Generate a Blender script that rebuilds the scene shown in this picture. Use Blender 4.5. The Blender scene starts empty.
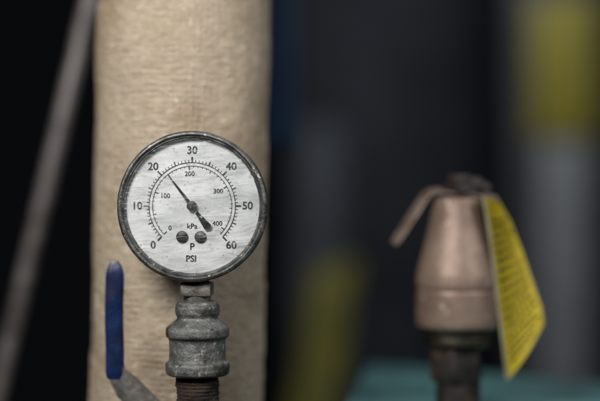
import bpy, bmesh, math, random
from mathutils import Vector, Matrix, noise
random.seed(4)
S=0.042; ZO=20.0; DC=14.17
sc=bpy.context.scene
col=sc.collection
sc.view_settings.view_transform='Standard'
try: sc.view_settings.look='None'
except Exception: pass
sc.view_settings.exposure=0
def px(x,d=DC): return (x-300)/100*d/DC
def pz(y,d=DC): return (200.5-y)/100*d/DC
def L(r,g,b):
    f=lambda c:(c/255/12.92) if c/255<=0.04045 else ((c/255+0.055)/1.055)**2.4
    return (f(r),f(g),f(b),1)
# ---------------- materials
def mat(name,c1,c2,scale=3,stretch=(1,1,1),rough=(0.5,0.8),metal=0.0,bump=0.3,bscale=20,bstretch=None,
        spot=None,spot_scale=12,spot_t=(0.62,0.68),c3=None,c3_scale=1.2,c3_t=(0.5,0.65),detail=8,spec=0.5,bdist=0.03,weave=0,
        spot2=None,spot2_scale=30,spot2_t=(0.64,0.68)):
    m=bpy.data.materials.new(name); m.use_nodes=True
    n=m.node_tree.nodes; l=m.node_tree.links
    b=n['Principled BSDF']
    tc=n.new('ShaderNodeTexCoord')
    def mapping(st):
        mp=n.new('ShaderNodeMapping'); mp.inputs['Scale'].default_value=[s/S for s in st]
        l.new(tc.outputs['Object'],mp.inputs['Vector']); return mp.outputs['Vector']
    v=mapping(stretch)
    def nz(vec,s,d=8,r=0.6):
        t=n.new('ShaderNodeTexNoise'); t.inputs['Scale'].default_value=s; t.inputs['Detail'].default_value=d
        t.inputs['Roughness'].default_value=r; l.new(vec,t.inputs['Vector']); return t.outputs['Fac']
    def ramp(f,a,bb,ca=(0,0,0,1),cb=(1,1,1,1)):
        r=n.new('ShaderNodeValToRGB'); r.color_ramp.elements[0].position=a; r.color_ramp.elements[1].position=bb
        r.color_ramp.elements[0].color=ca; r.color_ramp.elements[1].color=cb
        l.new(f,r.inputs['Fac']); return r.outputs['Color']
    def mix(f,a,bb):
        x=n.new('ShaderNodeMix'); x.data_type='RGBA'
        l.new(f,x.inputs[0]); 
        for i,q in ((6,a),(7,bb)):
            if isinstance(q,tuple): x.inputs[i].default_value=q
            else: l.new(q,x.inputs[i])
        return x.outputs[2]
    base=nz(v,scale,detail)
    c=ramp(base,0.32,0.68,c1,c2)
    iso=mapping((1,1,1))
    if c3: c=mix(ramp(nz(iso,c3_scale,6),c3_t[0],c3_t[1]),c,c3)
    if spot: c=mix(ramp(nz(iso,spot_scale,5,0.7),spot_t[0],spot_t[1]),c,spot)
    if spot2: c=mix(ramp(nz(iso,spot2_scale,4,0.6),spot2_t[0],spot2_t[1]),c,spot2)
    l.new(c,b.inputs['Base Color'])
    rr=n.new('ShaderNodeMapRange'); rr.inputs['From Min'].default_value=0.3; rr.inputs['From Max'].default_value=0.7
    rr.inputs['To Min'].default_value=rough[0]; rr.inputs['To Max'].default_value=rough[1]
    l.new(nz(iso,scale*1.7,6),rr.inputs['Value']); l.new(rr.outputs[0],b.inputs['Roughness'])
    b.inputs['Metallic'].default_value=metal
    b.inputs['Specular IOR Level'].default_value=spec
    if bump:
        bp=n.new('ShaderNodeBump'); bp.inputs['Strength'].default_value=bump; bp.inputs['Distance'].default_value=bdist*S
        h=nz(mapping(bstretch or (1,1,1)),bscale,8,0.65)
        if weave:
            sep=n.new('ShaderNodeSeparateXYZ'); l.new(tc.outputs['Object'],sep.inputs[0])
            at=n.new('ShaderNodeMath'); at.operation='ARCTAN2'; l.new(sep.outputs[1],at.inputs[0]); l.new(sep.outputs[0],at.inputs[1])
            def sn(src,f):
                mu=n.new('ShaderNodeMath'); mu.operation='MULTIPLY'; mu.inputs[1].default_value=f; l.new(src,mu.inputs[0])
                ad=n.new('ShaderNodeMath'); ad.operation='MULTIPLY_ADD'; ad.inputs[1].default_value=9.0; l.new(nz(iso,2.5,5),ad.inputs[0]); l.new(mu.outputs[0],ad.inputs[2])
                s_=n.new('ShaderNodeMath'); s_.operation='SINE'; l.new(ad.outputs[0],s_.inputs[0]); return s_.outputs[0]
            a1=sn(sep.outputs[2],2*math.pi/(0.062*S)); a2=sn(at.outputs[0],88)
            ml=n.new('ShaderNodeMath'); ml.operation='ADD'; l.new(a1,ml.inputs[0]); l.new(a2,ml.inputs[1])
            fd=n.new('ShaderNodeMapRange'); fd.inputs['From Min'].default_value=0.4; fd.inputs['From Max'].default_value=0.6; fd.inputs['To Min'].default_value=weave*0.25; fd.inputs['To Max'].default_value=weave
            l.new(nz(iso,1.6,3),fd.inputs['Value'])
            m3=n.new('ShaderNodeMath'); m3.operation='MULTIPLY_ADD'; l.new(fd.outputs[0],m3.inputs[1]); l.new(ml.outputs[0],m3.inputs[0]); l.new(h,m3.inputs[2]); h=m3.outputs[0]
        l.new(h,bp.inputs['Height']); l.new(bp.outputs[0],b.inputs['Normal'])
    return m
M={}
M['wrap']=mat('painted_canvas_wrap',L(200,178,152),L(222,204,180),scale=7,stretch=(1,1,1.6),rough=(0.5,0.8),bump=1.0,bscale=9,bstretch=(1,1,1.7),
   spot=L(108,82,58),spot_scale=15,spot_t=(0.65,0.70),c3=L(180,154,126),c3_scale=0.9,c3_t=(0.45,0.72),bdist=0.08,weave=0.05,
   spot2=L(236,222,200),spot2_scale=13,spot2_t=(0.6,0.68))
M['bezel']=mat('worn_dark_steel',L(88,89,89),L(136,136,132),scale=8,rough=(0.30,0.52),metal=0.75,bump=0.6,bscale=20,spot=L(222,220,213),spot_scale=22,spot_t=(0.62,0.66),c3=L(52,52,52),c3_scale=5,c3_t=(0.5,0.64),bdist=0.02,
   spot2=L(30,30,30),spot2_scale=30,spot2_t=(0.64,0.68))
M['case']=mat('gauge_case_steel',L(48,48,48),L(84,82,80),scale=5,rough=(0.4,0.65),metal=0.6,bump=0.5,bscale=14,bdist=0.02)
M['dial']=mat('aged_white_dial',L(232,234,233),L(243,244,243),scale=2.5,rough=(0.5,0.6),bump=0.0,c3=L(216,219,220),c3_scale=2.0,c3_t=(0.45,0.75))
M['ink']=mat('black_ink',L(16,16,20),L(34,34,38),scale=22,rough=(0.5,0.6),bump=0)
M['needle']=mat('needle_black',L(16,18,24),L(30,32,40),scale=10,rough=(0.35,0.5),bump=0.1)
M['screw']=mat('screw_steel',L(44,42,41),L(76,72,69),scale=15,rough=(0.35,0.5),metal=0.7,bump=0.2)
M['galv']=mat('weathered_galvanized_iron',L(96,97,95),L(146,146,142),scale=6,rough=(0.36,0.62),metal=0.6,bump=0.8,bscale=22,
   spot=L(214,212,204),spot_scale=12,spot_t=(0.60,0.67),c3=L(72,69,64),c3_scale=5,c3_t=(0.5,0.64),bdist=0.02,spot2=L(48,44,40),spot2_scale=20,spot2_t=(0.64,0.69))
M['stem']=mat('dull_brass_stem',L(96,93,87),L(142,138,130),scale=5,rough=(0.35,0.6),metal=0.55,bump=0.6,bscale=16,c3=L(60,53,46),c3_scale=6)
M['rust']=mat('rusty_iron',L(40,31,28),L(78,58,50),scale=5,rough=(0.7,0.95),metal=0.1,bump=1.0,bscale=12,c3=L(28,26,26),c3_scale=3,spot=L(150,132,118),spot_scale=12,spot_t=(0.62,0.70),bdist=0.05)
M['blue']=mat('blue_vinyl',L(12,26,62),L(20,42,90),scale=3,rough=(0.25,0.42),bump=0.3,bscale=6,spot=L(96,108,135),spot_scale=9,spot_t=(0.64,0.74),c3=L(12,20,44),c3_scale=2)
M['plate']=mat('zinc_lever_plate',L(84,82,80),L(130,127,121),scale=5,rough=(0.4,0.6),metal=0.5,bump=0.6,bscale=10,c3=L(62,50,42),c3_scale=3,c3_t=(0.5,0.66))
M['bronze']=mat('tarnished_bronze',L(132,110,96),L(156,134,120),scale=2.0,stretch=(1,1,1.6),rough=(0.40,0.55),metal=0.3,bump=0.25,bscale=8,
   spot=L(212,200,190),spot_scale=9,spot_t=(0.63,0.68),c3=L(114,90,78),c3_scale=1.6,c3_t=(0.45,0.7),bdist=0.03,spot2=L(78,58,48),spot2_scale=11,spot2_t=(0.66,0.71))
M['darkm']=mat('dark_tarnished_metal',L(30,27,27),L(62,53,50),scale=4,rough=(0.35,0.65),metal=0.4,bump=0.6,bscale=8,c3=L(82,60,46),c3_scale=3,c3_t=(0.52,0.7))
M['collar']=mat('dark_collar_olive_highlights',L(28,26,23),L(62,56,40),scale=3,rough=(0.28,0.5),metal=0.5,bump=0.6,bscale=6,c3=L(24,22,22),c3_scale=2,c3_t=(0.5,0.65))  # lighter olive tone paints in the collar's yellowish highlights
M['strip']=mat('brown_metal_strip',L(134,116,104),L(168,148,134),scale=3,rough=(0.35,0.55),metal=0.4,bump=0.4,bscale=6,c3=L(100,80,68),c3_scale=3)
M['tag']=mat('yellow_tag_card',L(186,162,24),L(208,184,40),scale=2,rough=(0.5,0.65),bump=0.2,bscale=3,c3=L(166,140,20),c3_scale=1.2)
M['tagedge']=mat('tag_white_edge',L(140,132,108),L(175,168,145),scale=4,rough=(0.5,0.7),bump=0)
M['teal']=mat('teal_machine_paint',L(58,104,106),L(80,128,128),scale=1.2,rough=(0.4,0.65),bump=0.4,bscale=5,c3=L(46,84,86),c3_scale=0.8,spot=L(140,160,155),spot_scale=7,spot_t=(0.68,0.72))
M['rod']=mat('grey_conduit',L(106,100,100),L(142,134,132),scale=1.5,rough=(0.35,0.55),metal=0.4,bump=0.3,bscale=5,c3=L(80,72,70),c3_scale=1.2)
M['navy']=mat('blue_duct_paint',L(20,50,82),L(30,66,100),scale=1.5,rough=(0.5,0.7),bump=0.3,bscale=5)
M['olive']=mat('faded_yellow_paint',L(100,96,24),L(130,124,34),scale=0.8,rough=(0.6,0.8),bump=0.2,bscale=3,c3=L(50,50,26),c3_scale=0.45,c3_t=(0.42,0.62))
M['olive2']=mat('safety_yellow_paint',L(116,108,26),L(144,134,34),scale=0.8,rough=(0.5,0.7),bump=0.2,bscale=3,c3=L(84,78,26),c3_scale=0.4)
M['greyl']=mat('light_grey_paint',L(108,112,116),L(136,139,142),scale=0.5,rough=(0.5,0.7),bump=0.2,bscale=2)
M['greym']=mat('mid_grey_paint',L(62,67,74),L(86,90,98),scale=0.5,rough=(0.5,0.7),bump=0.2,bscale=2,c3=L(40,44,50),c3_scale=0.25)
M['greyd']=mat('dark_grey_paint',L(36,40,45),L(54,58,64),scale=0.5,rough=(0.5,0.7),bump=0.2,bscale=2)
M['part']=mat('dark_grey_haze',L(28,32,40),L(44,50,60),scale=0.3,rough=(0.7,0.9),bump=0.2,bscale=2,c3=L(18,21,27),c3_scale=0.2)  # blue-grey colour imitating dim haze behind the tank
M['wall']=mat('dark_wall_paint',L(18,22,28),L(30,35,43),scale=0.1,rough=(0.8,0.95),bump=0.2,bscale=1)
M['floor']=mat('dark_concrete',L(50,50,50),L(74,72,70),scale=0.2,rough=(0.8,0.95),bump=0.3,bscale=2)
def glassmat():
    m=bpy.data.materials.new('dusty_gauge_glass'); m.use_nodes=True
    n=m.node_tree.nodes; l=m.node_tree.links; n.clear()
    o=n.new('ShaderNodeOutputMaterial'); tr=n.new('ShaderNodeBsdfTransparent'); gl=n.new('ShaderNodeBsdfGlossy'); gl.inputs['Roughness'].default_value=0.15
    fr=n.new('ShaderNodeFresnel'); fr.inputs['IOR'].default_value=1.4
    m1=n.new('ShaderNodeMixShader'); l.new(fr.outputs[0],m1.inputs[0]); l.new(tr.outputs[0],m1.inputs[1]); l.new(gl.outputs[0],m1.inputs[2])
    tc=n.new('ShaderNodeTexCoord')
    def streak(scale,rot,ns,lo,hi,amt,det=5):
        mp=n.new('ShaderNodeMapping'); mp.inputs['Rotation'].default_value=(0,rot,0)
        l.new(tc.outputs['Object'],mp.inputs['Vector'])
        mp2=n.new('ShaderNodeMapping'); mp2.inputs['Scale'].default_value=[s/S for s in scale]; l.new(mp.outputs[0],mp2.inputs['Vector'])
        t=n.new('ShaderNodeTexNoise'); t.inputs['Scale'].default_value=ns; t.inputs['Detail'].default_value=det; t.inputs['Roughness'].default_value=0.6
        l.new(mp2.outputs[0],t.inputs['Vector'])
        r=n.new('ShaderNodeMapRange'); r.inputs['From Min'].default_value=lo; r.inputs['From Max'].default_value=hi; r.inputs['To Max'].default_value=amt
        l.new(t.outputs['Fac'],r.inputs['Value']); return r.outputs[0]
    def mx(*a):
        x=a[0]
        for y in a[1:]:
            q=n.new('ShaderNodeMath'); q.operation='MAXIMUM'; l.new(x,q.inputs[0]); l.new(y,q.inputs[1]); x=q.outputs[0]
        return x
    light=mx(streak((1.3,1,24),0.10,2.4,0.58,0.68,0.30),streak((1.2,1,30),-0.30,2.2,0.62,0.70,0.25),streak((1,1,1),0,24,0.64,0.70,0.4))
    dark=mx(streak((1.2,1,22),0.06,2.4,0.54,0.68,0.30),streak((1.4,1,26),0.35,2.2,0.60,0.70,0.28),streak((1.2,1,4),0.1,1.6,0.42,0.75,0.20),streak((1,1,1),0,30,0.64,0.69,0.6))
    d1=n.new('ShaderNodeBsdfDiffuse'); d1.inputs['Color'].default_value=L(240,241,241)
    d2=n.new('ShaderNodeBsdfDiffuse'); d2.inputs['Color'].default_value=L(136,139,140)
    m2=n.new('ShaderNodeMixShader'); l.new(dark,m2.inputs[0]); l.new(m1.outputs[0],m2.inputs[1]); l.new(d2.outputs[0],m2.inputs[2])
    m3=n.new('ShaderNodeMixShader'); l.new(light,m3.inputs[0]); l.new(m2.outputs[0],m3.inputs[1]); l.new(d1.outputs[0],m3.inputs[2])
    l.new(m3.outputs[0],o.inputs['Surface']); return m
M['glass']=glassmat()
# ---------------- objects
def thing(name,origin,label,cat,rot=None):
    e=bpy.data.objects.new(name,None); e.empty_display_size=0.02
    e.location=(origin[0]*S,origin[1]*S,(origin[2]+ZO)*S)
    if rot: e.rotation_euler=rot
    e['label']=label; e['category']=cat; e['_o']=list(origin); col.objects.link(e); return e
def part(name,vf,m,parent=None,origin=None,smooth=True,label=None,cat=None,kind=None,rot=None,autos=40):
    vs,fs=vf
    if parent is not None: o0=Vector(parent['_o'])
    else: o0=Vector(origin)
    me=bpy.data.meshes.new(name)
    me.from_pydata([tuple((Vector(v)-o0)*S) for v in vs],[],fs); 
    me.materials.append(M[m] if isinstance(m,str) else m)
    bm=bmesh.new(); bm.from_mesh(me); bmesh.ops.recalc_face_normals(bm,faces=bm.faces)
    if smooth:
        for f in bm.faces: f.smooth=True
        for e in bm.edges:
            if len(e.link_faces)==2 and e.calc_face_angle(0)>math.radians(autos): e.smooth=False
    bm.to_mesh(me); bm.free()
    ob=bpy.data.objects.new(name,me); col.objects.link(ob)
    if parent is not None: ob.parent=parent
    else: ob.location=(o0[0]*S,o0[1]*S,(o0[2]+ZO)*S)
    if rot: ob.rotation_euler=rot
    if label: ob['label']=label
    if cat: ob['category']=cat
    if kind: ob['kind']=kind
    return ob
def join(*vfs):
    V=[];F=[]
    for v,f in vfs:
        k=len(V); V+=[tuple(q) for q in v]; F+=[tuple(i+k for i in t) for t in f]
    return V,F
def resample(prof,step):
    out=[prof[0]]
    for a,b in zip(prof[:-1],prof[1:]):
        d=math.hypot(b[0]-a[0],b[1]-a[1]); n=max(1,int(d/step))
        for i in range(1,n+1): out.append((a[0]+(b[0]-a[0])*i/n,a[1]+(b[1]-a[1])*i/n))
    return out
def lathe(prof,c,axis='z',seg=64,amp=0,nf=3,step=None,lob=None):
    if step: prof=resample(prof,step)
    V=[];F=[]
    for r,h in prof:
        for k in range(seg):
            a=2*math.pi*k/seg
            rr=r
            if lob and r>0.001: rr=r*lob(a,h)
            if axis=='z': p=Vector((c[0]+rr*math.cos(a),c[1]+rr*math.sin(a),c[2]+h))
            else: p=Vector((c[0]+rr*math.cos(a),c[1]+h,c[2]+rr*math.sin(a)))
            if amp and r>0.001:
                q=noise.noise(p*nf)+0.5*noise.noise(p*nf*2.7)
                dirv=(p-Vector((c[0],c[1],p.z))) if axis=='z' else (p-Vector((c[0],p.y,c[2])))
                p=p+dirv.normalized()*q*amp
            V.append(tuple(p))
    n=len(prof)
    for i in range(n-1):
        for k in range(seg):
            k2=(k+1)%seg; F.append((i*seg+k,i*seg+k2,(i+1)*seg+k2,(i+1)*seg+k))
    for i in (0,n-1):
        if prof[i][0]>0.001: F.append(tuple(i*seg+k for k in range(seg)))
    return V,F
def tube(pts,rad,seg=16,cap=True,flat=None):
    V=[];F=[];pts=[Vector(p) for p in pts]; up=None
    for i,p in enumerate(pts):
        t=(pts[min(i+1,len(pts)-1)]-pts[max(i-1,0)]).normalized()
        if up is None:
            up=t.orthogonal().normalized() if flat is None else Vector(flat)
        u=(up-t*up.dot(t)).normalized(); up=u; w=t.cross(u)
        r=rad[i] if isinstance(rad,(list,tuple)) else rad
        for k in range(seg):
            a=2*math.pi*k/seg
            ca,sa=math.cos(a),math.sin(a)
            if flat is not None:
                ca=math.copysign(abs(ca)**0.5,ca)*0.4; sa=math.copysign(abs(sa)**0.5,sa)
            V.append(tuple(p+(u*ca+w*sa)*r))
    for i in range(len(pts)-1):
        for k in range(seg):
            k2=(k+1)%seg; F.append((i*seg+k,i*seg+k2,(i+1)*seg+k2,(i+1)*seg+k))
    if cap: F.append(tuple(range(seg))); F.append(tuple((len(pts)-1)*seg+k for k in range(seg)))
    return V,F
def bev(vf,off,segs=2,ang=30):
    bm=bmesh.new(); vs=[bm.verts.new(v) for v in vf[0]]
    for f in vf[1]:
        try: bm.faces.new([vs[i] for i in f])
        except ValueError: pass
    bmesh.ops.recalc_face_normals(bm,faces=bm.faces)
    es=[e for e in bm.edges if len(e.link_faces)==2 and e.calc_face_angle(0)>math.radians(ang)]
    bmesh.ops.bevel(bm,geom=es,offset=off,segments=segs,affect='EDGES',profile=0.5,clamp_overlap=True)
    bm.verts.index_update()
    V=[tuple(v.co) for v in bm.verts]; F=[tuple(v.index for v in f.verts) for f in bm.faces]; bm.free(); return V,F
def prism_z(poly,z0,z1):
    n=len(poly); V=[(x,y,z0) for x,y in poly]+[(x,y,z1) for x,y in poly]
    F=[tuple(range(n)),tuple(range(n,2*n))]+[(i,(i+1)%n,n+(i+1)%n,n+i) for i in range(n)]; return V,F
def prism_y(poly,y0,y1):
    n=len(poly); V=[(x,y0,z) for x,z in poly]+[(x,y1,z) for x,z in poly]
    F=[tuple(range(n)),tuple(range(n,2*n))]+[(i,(i+1)%n,n+(i+1)%n,n+i) for i in range(n)]; return V,F
def box(x0,x1,y0,y1,z0,z1,b=0.03): return bev(prism_z([(x0,y0),(x1,y0),(x1,y1),(x0,y1)],z0,z1),b)
def ngon(n,r,c,rot=0): return [(c[0]+r*math.cos(rot+2*math.pi*i/n),c[1]+r*math.sin(rot+2*math.pi*i/n)) for i in range(n)]
def text(s,size,cx,cz,y,rot=0,bold=0.0):
    cu=bpy.data.curves.new('t','FONT'); cu.body=s; cu.size=size; cu.align_x='CENTER'; cu.align_y='CENTER'; cu.offset=bold; cu.resolution_u=3
    ob=bpy.data.objects.new('t',cu); col.objects.link(ob)
    dg=bpy.context.evaluated_depsgraph_get(); dg.update(); me=bpy.data.meshes.new_from_object(ob.evaluated_get(dg))
    ca,sa=math.cos(rot),math.sin(rot)
    V=[(cx+v.co.x*ca-v.co.y*sa, y, cz+v.co.x*sa+v.co.y*ca) for v in me.vertices]; F=[tuple(p.vertices) for p in me.polygons]
    bpy.data.objects.remove(ob); bpy.data.curves.remove(cu); bpy.data.meshes.remove(me); return V,F

# ================= tan wrapped pipe
pc=(px(179.5,15.8),1.75,0)
SG=180
prof=[(0.955,-20.0)]+[(0.955,-4+i*0.03) for i in range(int(9/0.03))]
V,F=lathe(prof,pc,'z',SG)
V=[]
for r,h in prof:
    for k in range(SG):
        a=2*math.pi*k/SG
        p=Vector((math.cos(a),math.sin(a),h))
        q=noise.noise(Vector((p.x*2,p.y*2,h*1.5)))*0.018+noise.noise(Vector((p.x*5,p.y*5,h*4)))*0.007+noise.noise(Vector((p.x*11,p.y*11,h*12)))*0.004
        ph=((h+a*0.25+0.9)%3.9)/3.9
        q+=0.018*ph
        if h<-1.0: q+=max(0,noise.noise(Vector((p.x*4,p.y*4,h*3+7)))-0.15)*-0.06
        V.append((pc[0]+(r+q)*math.cos(a),pc[1]+(r+q)*math.sin(a),h))
part('insulated_pipe',(V,F),'wrap',origin=(pc[0],pc[1],0),label='thick vertical pipe wrapped in beige painted canvas insulation',cat='pipe',rot=(math.radians(-1.2),math.radians(1.0),0),autos=80)

# ================= gauge
gx,gz=px(193.5),pz(206.5)
G=thing('pressure_gauge',(gx,0.25,gz),'round dial pressure gauge with scratched glass and worn dark rim','gauge',rot=(0,0,math.radians(-3)))
part('case',lathe([(0.0,0.50),(0.60,0.50),(0.66,0.47),(0.70,0.42),(0.705,0.11)],(gx,0,gz),'y',128,amp=0.004,nf=4,step=0.03),'case',G)
part('bezel',lathe([(0.70,0.14),(0.742,0.13),(0.755,0.105),(0.757,0.0),(0.752,-0.035),(0.738,-0.052),(0.722,-0.056),(0.708,-0.046),(0.700,-0.03),(0.693,-0.034),(0.682,-0.026),(0.674,0.0),(0.668,0.045)],(gx,0,gz),'y',256,amp=0.0028,nf=8),'bezel',G)
D=part('dial',lathe([(0.0,0.035),(0.685,0.035),(0.685,0.05),(0.0,0.05)],(gx,0,gz),'y',96),'dial',G)
def child(name,vf,m,par,**k):
    par['_o']=list(G['_o']); return part(name,vf,m,par,**k)
cx,cz=gx-0.005,gz+0.005
pieces=[]
ym=0.031
def ang(psi): return math.radians(225-4.5*psi)
def tick(a,r0,r1,w):
    d=Vector((math.cos(a),math.sin(a))); n=Vector((-d.y,d.x))*w/2
    p=[d*r0-n,d*r1-n,d*r1+n,d*r0+n]
    return [(cx+q.x,ym,cz+q.y) for q in p],[(0,1,2,3)]
def arc(r,w,a0,a1,n=120,y=ym):
    V=[];F=[]
    for i in range(n+1):
        a=a0+(a1-a0)*i/n
        for rr in (r-w/2,r+w/2): V.append((cx+rr*math.cos(a),y,cz+rr*math.sin(a)))
    for i in range(n): F.append((2*i,2*i+1,2*i+3,2*i+2))
    return V,F
pieces.append(arc(0.435,0.008,ang(0),ang(60),y=ym-0.0008))
for p in range(61):
    if p%10==0: pieces.append(tick(ang(p),0.435,0.492,0.016))
    elif p%5==0: pieces.append(tick(ang(p),0.435,0.478,0.011))
    else: pieces.append(tick(ang(p),0.435,0.462,0.007))
pieces.append(arc(0.40,0.006,ang(0),ang(60),y=ym-0.0008))
for k in range(0,411,10):
    a=ang(k/6.895)
    if k%100==0: pieces.append(tick(a,0.362,0.40,0.010))
    elif k%50==0: pieces.append(tick(a,0.372,0.40,0.007))
    else: pieces.append(tick(a,0.384,0.40,0.005))
for p in range(0,61,10):
    a=ang(p); r=0.557
    pieces.append(text(str(p),0.108,cx+r*math.cos(a),cz+r*math.sin(a),ym,bold=0.002))
for k,r in ((0,0.315),(100,0.29),(200,0.322),(300,0.30),(400,0.30)):
    a=ang(k/6.895)
    pieces.append(text(str(k),0.067,cx+r*math.cos(a)+(0.012 if k==400 else 0),cz+r*math.sin(a),ym,bold=0.001))
pieces.append(text('kPa',0.076,cx+0.0,cz-0.205,ym,bold=0.001))
pieces.append(text('PSI',0.090,cx-0.01,cz-0.53,ym,bold=0.002))
pieces.append(text('P',0.096,cx,cz-0.41,ym,bold=0.0015))
child('scale_markings',join(*pieces),'ink',D,smooth=False)
for sx in (183,201.5):
    x0,z0=px(sx),pz(237)
    sv=lathe([(0.060,0.034),(0.060,0.018),(0.050,0.010),(0.0,0.008)],(x0,0,z0),'y',24)
    sl=box(x0-0.043,x0+0.043,0.005,0.012,z0-0.007,z0+0.007,0.001)
    child('dial_screw',join(sv,sl),'screw',D)
na=math.radians(127.5)
d=Vector((math.cos(na),math.sin(na))); nn=Vector((-d.y,d.x))
def np_(r,w): q=d*r+nn*w; return (cx+q.x,cz+q.y)
npoly=[np_(0.40,0.004),np_(0.05,0.017),np_(-0.10,0.017),np_(-0.16,0.025),np_(-0.27,0.040),np_(-0.295,0.0),np_(-0.27,-0.040),np_(-0.16,-0.025),np_(-0.10,-0.017),np_(0.05,-0.017),np_(0.40,-0.004)]
N=part('needle',prism_y(npoly,-0.008,-0.001),'needle',G)
child('hub',lathe([(0.05,0.02),(0.05,-0.012),(0.036,-0.018),(0.0,-0.019)],(cx,0,cz),'y',32),'screw',N)
part('glass',lathe([(0.0,-0.024),(0.683,-0.024)],(gx,0,gz),'y',96),'glass',G)
# stem
sx=px(196); sy=0.2
st=join(lathe([(0.12,pz(270)),(0.125,pz(286)),(0.13,pz(289)),(0.135,pz(294)),(0.13,pz(296))],(sx,sy,0),'z',48),
        bev(prism_z([(sx-0.155,sy-0.155),(sx+0.155,sy-0.155),(sx+0.155,sy+0.155),(sx-0.155,sy+0.155)],pz(297),pz(283)),0.02),
        lathe([(0.14,pz(294)),(0.14,pz(305)),(0.12,pz(312))],(sx,sy,0),'z',48))
part('stem',st,'stem',G)
# coupling
hz=lambda y:pz(y)
cp=[(0.10,302),(0.180,302.2),(0.212,303.2),(0.222,305),(0.226,310),(0.224,315),(0.214,317),(0.206,318.5),(0.208,320),(0.222,321.5),(0.262,324.5),(0.300,327.5),(0.316,329),(0.323,331.5),(0.323,336.5),(0.316,338.5),(0.294,340),(0.286,342.5),(0.284,353),(0.286,361),(0.294,363),(0.318,364.5),(0.325,366.5),(0.325,372),(0.316,375.5),(0.29,377.5),(0.22,378)]
part('pipe_coupling',lathe([(r,hz(y)) for r,y in cp],(sx,sy,0),'z',160,amp=0.0028,nf=11,step=0.010),'galv',origin=(sx,sy,hz(378)),label='weathered grey galvanized pipe coupling under the gauge',cat='pipe fitting',autos=60)
pr=[]
z=hz(376); 
for i in range(26):
    j=random.uniform(-0.003,0.003); w_=random.uniform(0.216,0.223)
    pr+= [(0.211,z-i*0.036),(w_,z-i*0.036-0.012+j),(0.211,z-i*0.036-0.028)]
pr+=[(0.205,-2.75),(0.205,-2.9)]
part('riser_pipe',lathe(pr+[(0.205,-4.0),(0.205,-20.0)],(sx,sy,0),'z',96,amp=0.014,nf=10),'rust',origin=(sx,sy,-20),label='rusty threaded iron riser pipe below the coupling',cat='pipe')
# ball valve
vz=-2.75
BV=thing('ball_valve',(sx,sy,vz),'ball valve on the rusty pipe with blue sleeved lever handle','valve')
part('body',join(lathe([(0.24,-0.5),(0.34,-0.48),(0.34,-0.28),(0.30,-0.25),(0.38,-0.1),(0.40,0),(0.38,0.1),(0.30,0.25),(0.34,0.28),(0.34,0.40),(0.24,0.42)],(sx,sy,vz),'z',48),
      lathe([(0.13,0.1),(0.13,-0.57),(0.10,-0.59),(0.10,-0.79),(0.0,-0.79)],(sx,sy,vz),'y',32)),'stem',BV)
yl=-0.5; dl=DC+yl
path=[(sx+0.12,vz),(sx-0.30,vz+0.12),(px(150,dl),pz(410,dl)),(px(128,dl),pz(388,dl)),(px(116,dl),pz(372,dl)),(px(114.5,dl),pz(350,dl))]
wid=[0.15,0.15,0.14,0.13,0.09,0.06]
lp=[];rp=[]
for i,p in enumerate(path):
    t=(Vector(path[min(i+1,5)])-Vector(path[max(i-1,0)])).normalized(); n_=Vector((-t.y,t.x))*wid[i]
    lp.append(tuple(Vector(p)+n_)); rp.append(tuple(Vector(p)-n_))
part('lever',bev(prism_y(lp+rp[::-1],yl-0.025,yl+0.025),0.01,2),'plate',BV)
GV,GF=tube([(px(114.5,dl)+0.004*math.sin(i*0.3),yl,pz(379,dl)+i*(pz(261,dl)-pz(379,dl))/28) for i in range(29)],[0.07,0.084]+[0.089 for i in range(2,24)]+[0.089,0.086,0.078,0.062,0.035],32,flat=(0,1,0))
part('grip',(GV,GF),'blue',BV)

# ================= relief valve
DV=15.97; yv=1.8; vx=px(458,DV)
k=DV/DC
R=thing('relief_valve',(vx,yv,-2.35),'tarnished bronze bell-shaped relief valve standing on teal casing','valve')
Z=lambda y:pz(y,DV)
def q(r): return r/100*k
bell=[(q(15),Z(197)),(q(22),Z(197.5)),(q(24.5),Z(199.5)),(q(25.3),Z(206)),(q(28),Z(220)),(q(32.3),Z(240)),(q(36.5),Z(256)),(q(39.3),Z(266)),(q(41),Z(274)),(q(41.5),Z(280)),(q(41.5),Z(287)),(q(40),Z(289)),(q(41.5),Z(291)),(q(41.5),Z(318)),(q(41),Z(325)),(q(38),Z(328)),(q(30),Z(328))]
part('bonnet',lathe(bell,(vx,yv,0),'z',96,amp=0.004,nf=3,step=0.03),'bronze',R,autos=50)
neck=lathe([(q(31),Z(326)),(q(36),Z(328.5)),(q(36),Z(334)),(q(34),Z(336)),(q(35),Z(338)),(q(34),Z(344)),(q(27),Z(347)),(q(26),Z(349))],(vx,yv,0),'z',64,amp=0.005)
part('collar',neck,'collar',R)
part('hex_base',join(bev(prism_z(ngon(6,q(28),(vx-0.02,yv),0.3),Z(380),Z(346)),0.02),lathe([(q(22),Z(378)),(q(22.5),-2.34),],(vx,yv,0),'z',48)),'darkm',R)
part('top_bolt',join(lathe([(q(20),Z(193)),(q(21),Z(188)),(q(18),Z(184)),(0,Z(182))],(vx+0.06,yv,0),'z',24,amp=0.02,nf=6),
     bev(prism_z(ngon(6,q(13),(vx+0.03,yv),0.2),Z(186),Z(175)),0.02),
     tube([(vx+0.05,yv-0.02,Z(181)),(vx+0.2,yv-0.05,Z(183)),(vx+0.35,yv-0.1,Z(190))],[0.05,0.07,0.05],12)),'darkm',R)
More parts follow.
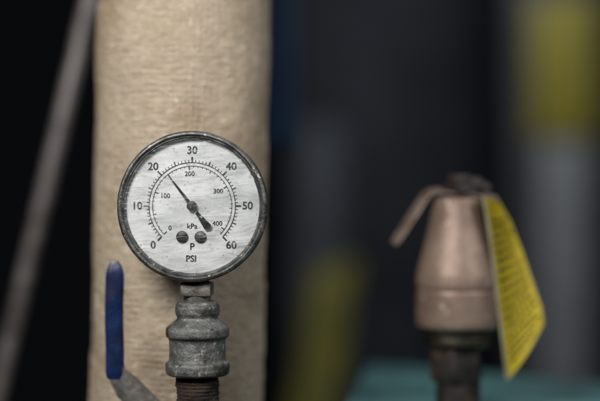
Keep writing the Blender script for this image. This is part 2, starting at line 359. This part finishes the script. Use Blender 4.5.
# lever strip
sp=[(394,244),(398,238),(406,226),(416,210),(425,196.5),(430,192),(437,190.5),(468,192.5),(497,198)]
hw=[0.10,0.13,0.15,0.16,0.17,0.18,0.19,0.19,0.18]
V=[];F=[];th=0.010
for i,(a,b) in enumerate(sp):
    P0=Vector((px(a,DV),pz(b,DV))); A=Vector((px(sp[max(i-1,0)][0],DV),pz(sp[max(i-1,0)][1],DV))); B=Vector((px(sp[min(i+1,8)][0],DV),pz(sp[min(i+1,8)][1],DV)))
    t=(B-A).normalized(); n_=Vector((-t.y,t.x))
    tw=(0.045 if i<5 else 0.03)
    for (s,w) in ((1,-1),(1,1),(-1,1),(-1,-1)):
        o2=n_*(th*s+tw*w*0.7)
        V.append((P0.x+o2.x, yv+hw[i]*w, P0.y+o2.y))
for i in range(8):
    for j in range(4):
        F.append((i*4+j,i*4+(j+1)%4,i*4+4+(j+1)%4,i*4+4+j))
F+= [(0,1,2,3),(32,33,34,35)]
part('lifting_lever',bev((V,F),0.004,1,50),'strip',R)

# tag
T=thing('tag',(px(490,DV),yv,pz(197,DV)),'yellow folded paper tag with small print hanging on the bronze valve','tag')
def tagpt(u,v):
    le=[(484,197),(489,225),(494,262),(499,305),(504,345),(508,380)]
    re=[(498,199),(511,222),(522,250),(533,282),(542,308),(544,324)]
    def ip(a,v):
        f=v*5; i=min(4,int(f)); t=f-i; return (a[i][0]*(1-t)+a[i+1][0]*t,a[i][1]*(1-t)+a[i+1][1]*t)
    a=ip(le,v); b=ip(re,v)
    x=a[0]*(1-u)+b[0]*u; y=a[1]*(1-u)+b[1]*u
    # rounded lower corner and a soft sag of the bottom edge
    y+=4*math.sin(math.pi*u)*v**4
    yy=yv-0.42+0.40*u+0.10*v+0.16*math.sin(u*3.1+v*1.8)*v
    d_=yy+DC
    return Vector((px(x,d_),yy,pz(y,d_)))
V=[];F=[]
nu,nv=14,40
nrm=Vector((0.6,-0.8,0)).normalized()
for s in (0,1):
    for i in range(nv+1):
        for j in range(nu+1):
            V.append(tuple(tagpt(j/nu,i/nv)-nrm*0.012*s))
off=(nu+1)*(nv+1)
for i in range(nv):
    for j in range(nu):
        a=i*(nu+1)+j; F.append((a,a+1,a+nu+2,a+nu+1)); F.append((off+a,off+a+1,off+a+nu+2,off+a+nu+1))
bd=[j for j in range(nu+1)]+[i*(nu+1)+nu for i in range(1,nv+1)]+[nv*(nu+1)+j for j in range(nu-1,-1,-1)]+[i*(nu+1) for i in range(nv-1,0,-1)]
for a,b in zip(bd,bd[1:]+bd[:1]): F.append((a,b,off+b,off+a))
part('sheet',(V,F),'tag',T)
V=[];F=[]
for row in range(17):
    v0=0.16+row*0.047
    u=0.12
    while u<0.86:
        w=random.uniform(0.05,0.16)
        if u+w>0.9: break
        kk=len(V)
        for (uu,vv) in ((u,v0),(u+w,v0),(u+w,v0+0.02),(u,v0+0.02)):
            V.append(tuple(tagpt(uu,min(1,vv))+Vector((0.004,-0.012,0))))
        F.append((kk,kk+1,kk+2,kk+3)); u+=w+0.035
part('small_print',(V,F),mat('tag_print',L(46,42,18),L(60,54,22),scale=10,bump=0),T,smooth=False)
V=[];F=[]
for i in range(31):
    p=tagpt(0,i/30); 
    for dx,dy in ((-0.022,0.02),(0.0,-0.012),(0.012,0.0),(-0.012,0.035)): V.append((p.x+dx,p.y+dy,p.z))
for i in range(30):
    for j in range(4): F.append((i*4+j,i*4+(j+1)%4,i*4+4+(j+1)%4,i*4+4+j))
part('folded_edge',(V,F),'tagedge',T)

# ================= teal casing
poly=[(0.24,0.0),(0.97,6.4),(3.9,4.35),(7.5,1.5),(7.0,-1.0)]
part('machine_casing',bev(prism_z(poly,-20,-2.36),0.06,3),'teal',origin=(3,2,-20),label='teal painted steel machine casing under the bronze valve',cat='machine',smooth=True)

# ================= background
d1=18.5
part('conduit',tube([(px(104,d1),d1-DC,pz(-60,d1)),(px(60,d1),d1-DC,pz(130,d1)),(px(-60,d1),d1-DC,pz(640,d1)),(px(-560,d1)+0.0,d1-DC,-20)],0.122,32),'rod',origin=(px(60,d1),d1-DC,0),label='slanting grey steel conduit behind the wrapped pipe',cat='pipe')
d2=20
part('hanging_duct',bev(join(prism_z([(px(258,d2),d2-DC),(px(299,d2),d2-DC),(px(299,d2),d2-DC+1),(px(258,d2),d2-DC+1)],pz(148,d2),12)),0.08,2),'navy',origin=(px(280,d2),d2-DC,pz(148,d2)),label='narrow blue painted duct coming down from above',cat='duct')
d3=34
b0=Vector((px(338,d3),d3-DC,pz(272,d3))); b1=Vector((px(316,d3),d3-DC,pz(402,d3))); b2=b0+(b1-b0)*((b0.z+20)/(b0.z-b1.z))
part('leaning_board',bev(([(b0.x-0.55,b0.y,b0.z),(b0.x+0.5,b0.y,b0.z+0.35),(b2.x+0.5,b2.y,-20),(b2.x-0.55,b2.y,-20),(b0.x-0.55,b0.y+0.25,b0.z),(b0.x+0.5,b0.y+0.25,b0.z+0.35),(b2.x+0.5,b2.y+0.25,-20),(b2.x-0.55,b2.y+0.25,-20)],
   [(0,1,2,3),(4,5,6,7),(0,1,5,4),(1,2,6,5),(2,3,7,6),(3,0,4,7)]),0.05,2),'olive',origin=(b2.x,b2.y,-20),label='faded yellow board leaning in the dark',cat='board')
d4=44
part('storage_tank',lathe([(0.0,pz(118,d4)),(0.5,pz(124,d4)),(0.95,pz(140,d4)),(1.0,-20)],(px(318,d4),d4-DC,0),'z',48),'greym',origin=(px(318,d4),d4-DC,-20),label='tall slim grey cylinder tank standing on floor',cat='tank')
d6=50
part('haze_panel',box(px(290,d6),px(480,d6),d6-DC,d6-DC+0.5,-20,14,0.1),'part',origin=(px(390,d6),d6-DC,-20),label='dark grey panel added behind the tank for background haze',cat='board')  # added panel, stands in for the charcoal-blue background haze
d5=40
C=thing('cabinet',(px(570,d5),d5-DC+1,-20),'tall dark grey cabinet with yellow upper panel and pale door','cabinet')
y5=d5-DC
part('body',box(px(512,d5),px(604,d5),y5,y5+4,-20,12,0.1),'greyd',C)
part('upper_panel',box(px(530,d5),px(594,d5),y5-0.2,y5-0.01,pz(138,d5),pz(-2,d5),0.05),'olive2',C,label='yellow upper panel')
part('door',box(px(541,d5),px(584,d5),y5-0.2,y5-0.01,-18,pz(142,d5),0.05),'greyl',C,label='pale grey door')
part('wall',([(-70,60,-20),(70,60,-20),(70,60,50),(-70,60,50)],[(0,1,2,3)]),'wall',origin=(0,60,-20),kind='structure',smooth=False)
part('floor',([(-70,-40,-20),(70,-40,-20),(70,60,-20),(-70,60,-20)],[(0,1,2,3)]),'floor',origin=(0,0,-20),kind='structure',smooth=False)

# ================= lights
w=bpy.data.worlds.new('World'); sc.world=w; w.use_nodes=True
w.node_tree.nodes['Background'].inputs[0].default_value=(0.55,0.62,0.75,1); w.node_tree.nodes['Background'].inputs[1].default_value=0.02
def area(loc,tgt,size,power,colr=(1,1,1)):
    ld=bpy.data.lights.new('lamp','AREA'); ld.shape='RECTANGLE'; ld.size=size[0]*S; ld.size_y=size[1]*S; ld.energy=power; ld.color=colr
    o=bpy.data.objects.new('unseen_lamp',ld); col.objects.link(o)
    a=Vector(loc)+Vector((0,0,ZO)); b=Vector(tgt)+Vector((0,0,ZO))
    o.location=a*S; o.rotation_euler=(b-a).to_track_quat('-Z','Y').to_euler(); return o
area((-5,-9.5,6.5),(-1,0,-0.3),(5,4),3.4,(1,0.99,0.96))
area((7,-4,4),(2.2,1.8,-0.7),(3,3),0.5,(0.97,0.98,1))  # added fill from the right, brightens the tag
area((6,12,18),(5,26,-3),(8,4),4.6,(0.95,0.97,1))  # added out-of-view lamp, lifts the background objects
# camera
cd=bpy.data.cameras.new('camera'); cam=bpy.data.objects.new('camera',cd); col.objects.link(cam)
cam.location=(0,-DC*S,ZO*S); cam.rotation_euler=(math.radians(90),0,0)
cd.lens=85; cd.sensor_width=36; cd.clip_start=0.02; cd.clip_end=100
cd.dof.use_dof=True; cd.dof.focus_distance=(DC+0.0)*S; cd.dof.aperture_fstop=2.4
sc.camera=cam
for o in bpy.data.objects:
    if '_o' in o: del o['_o']
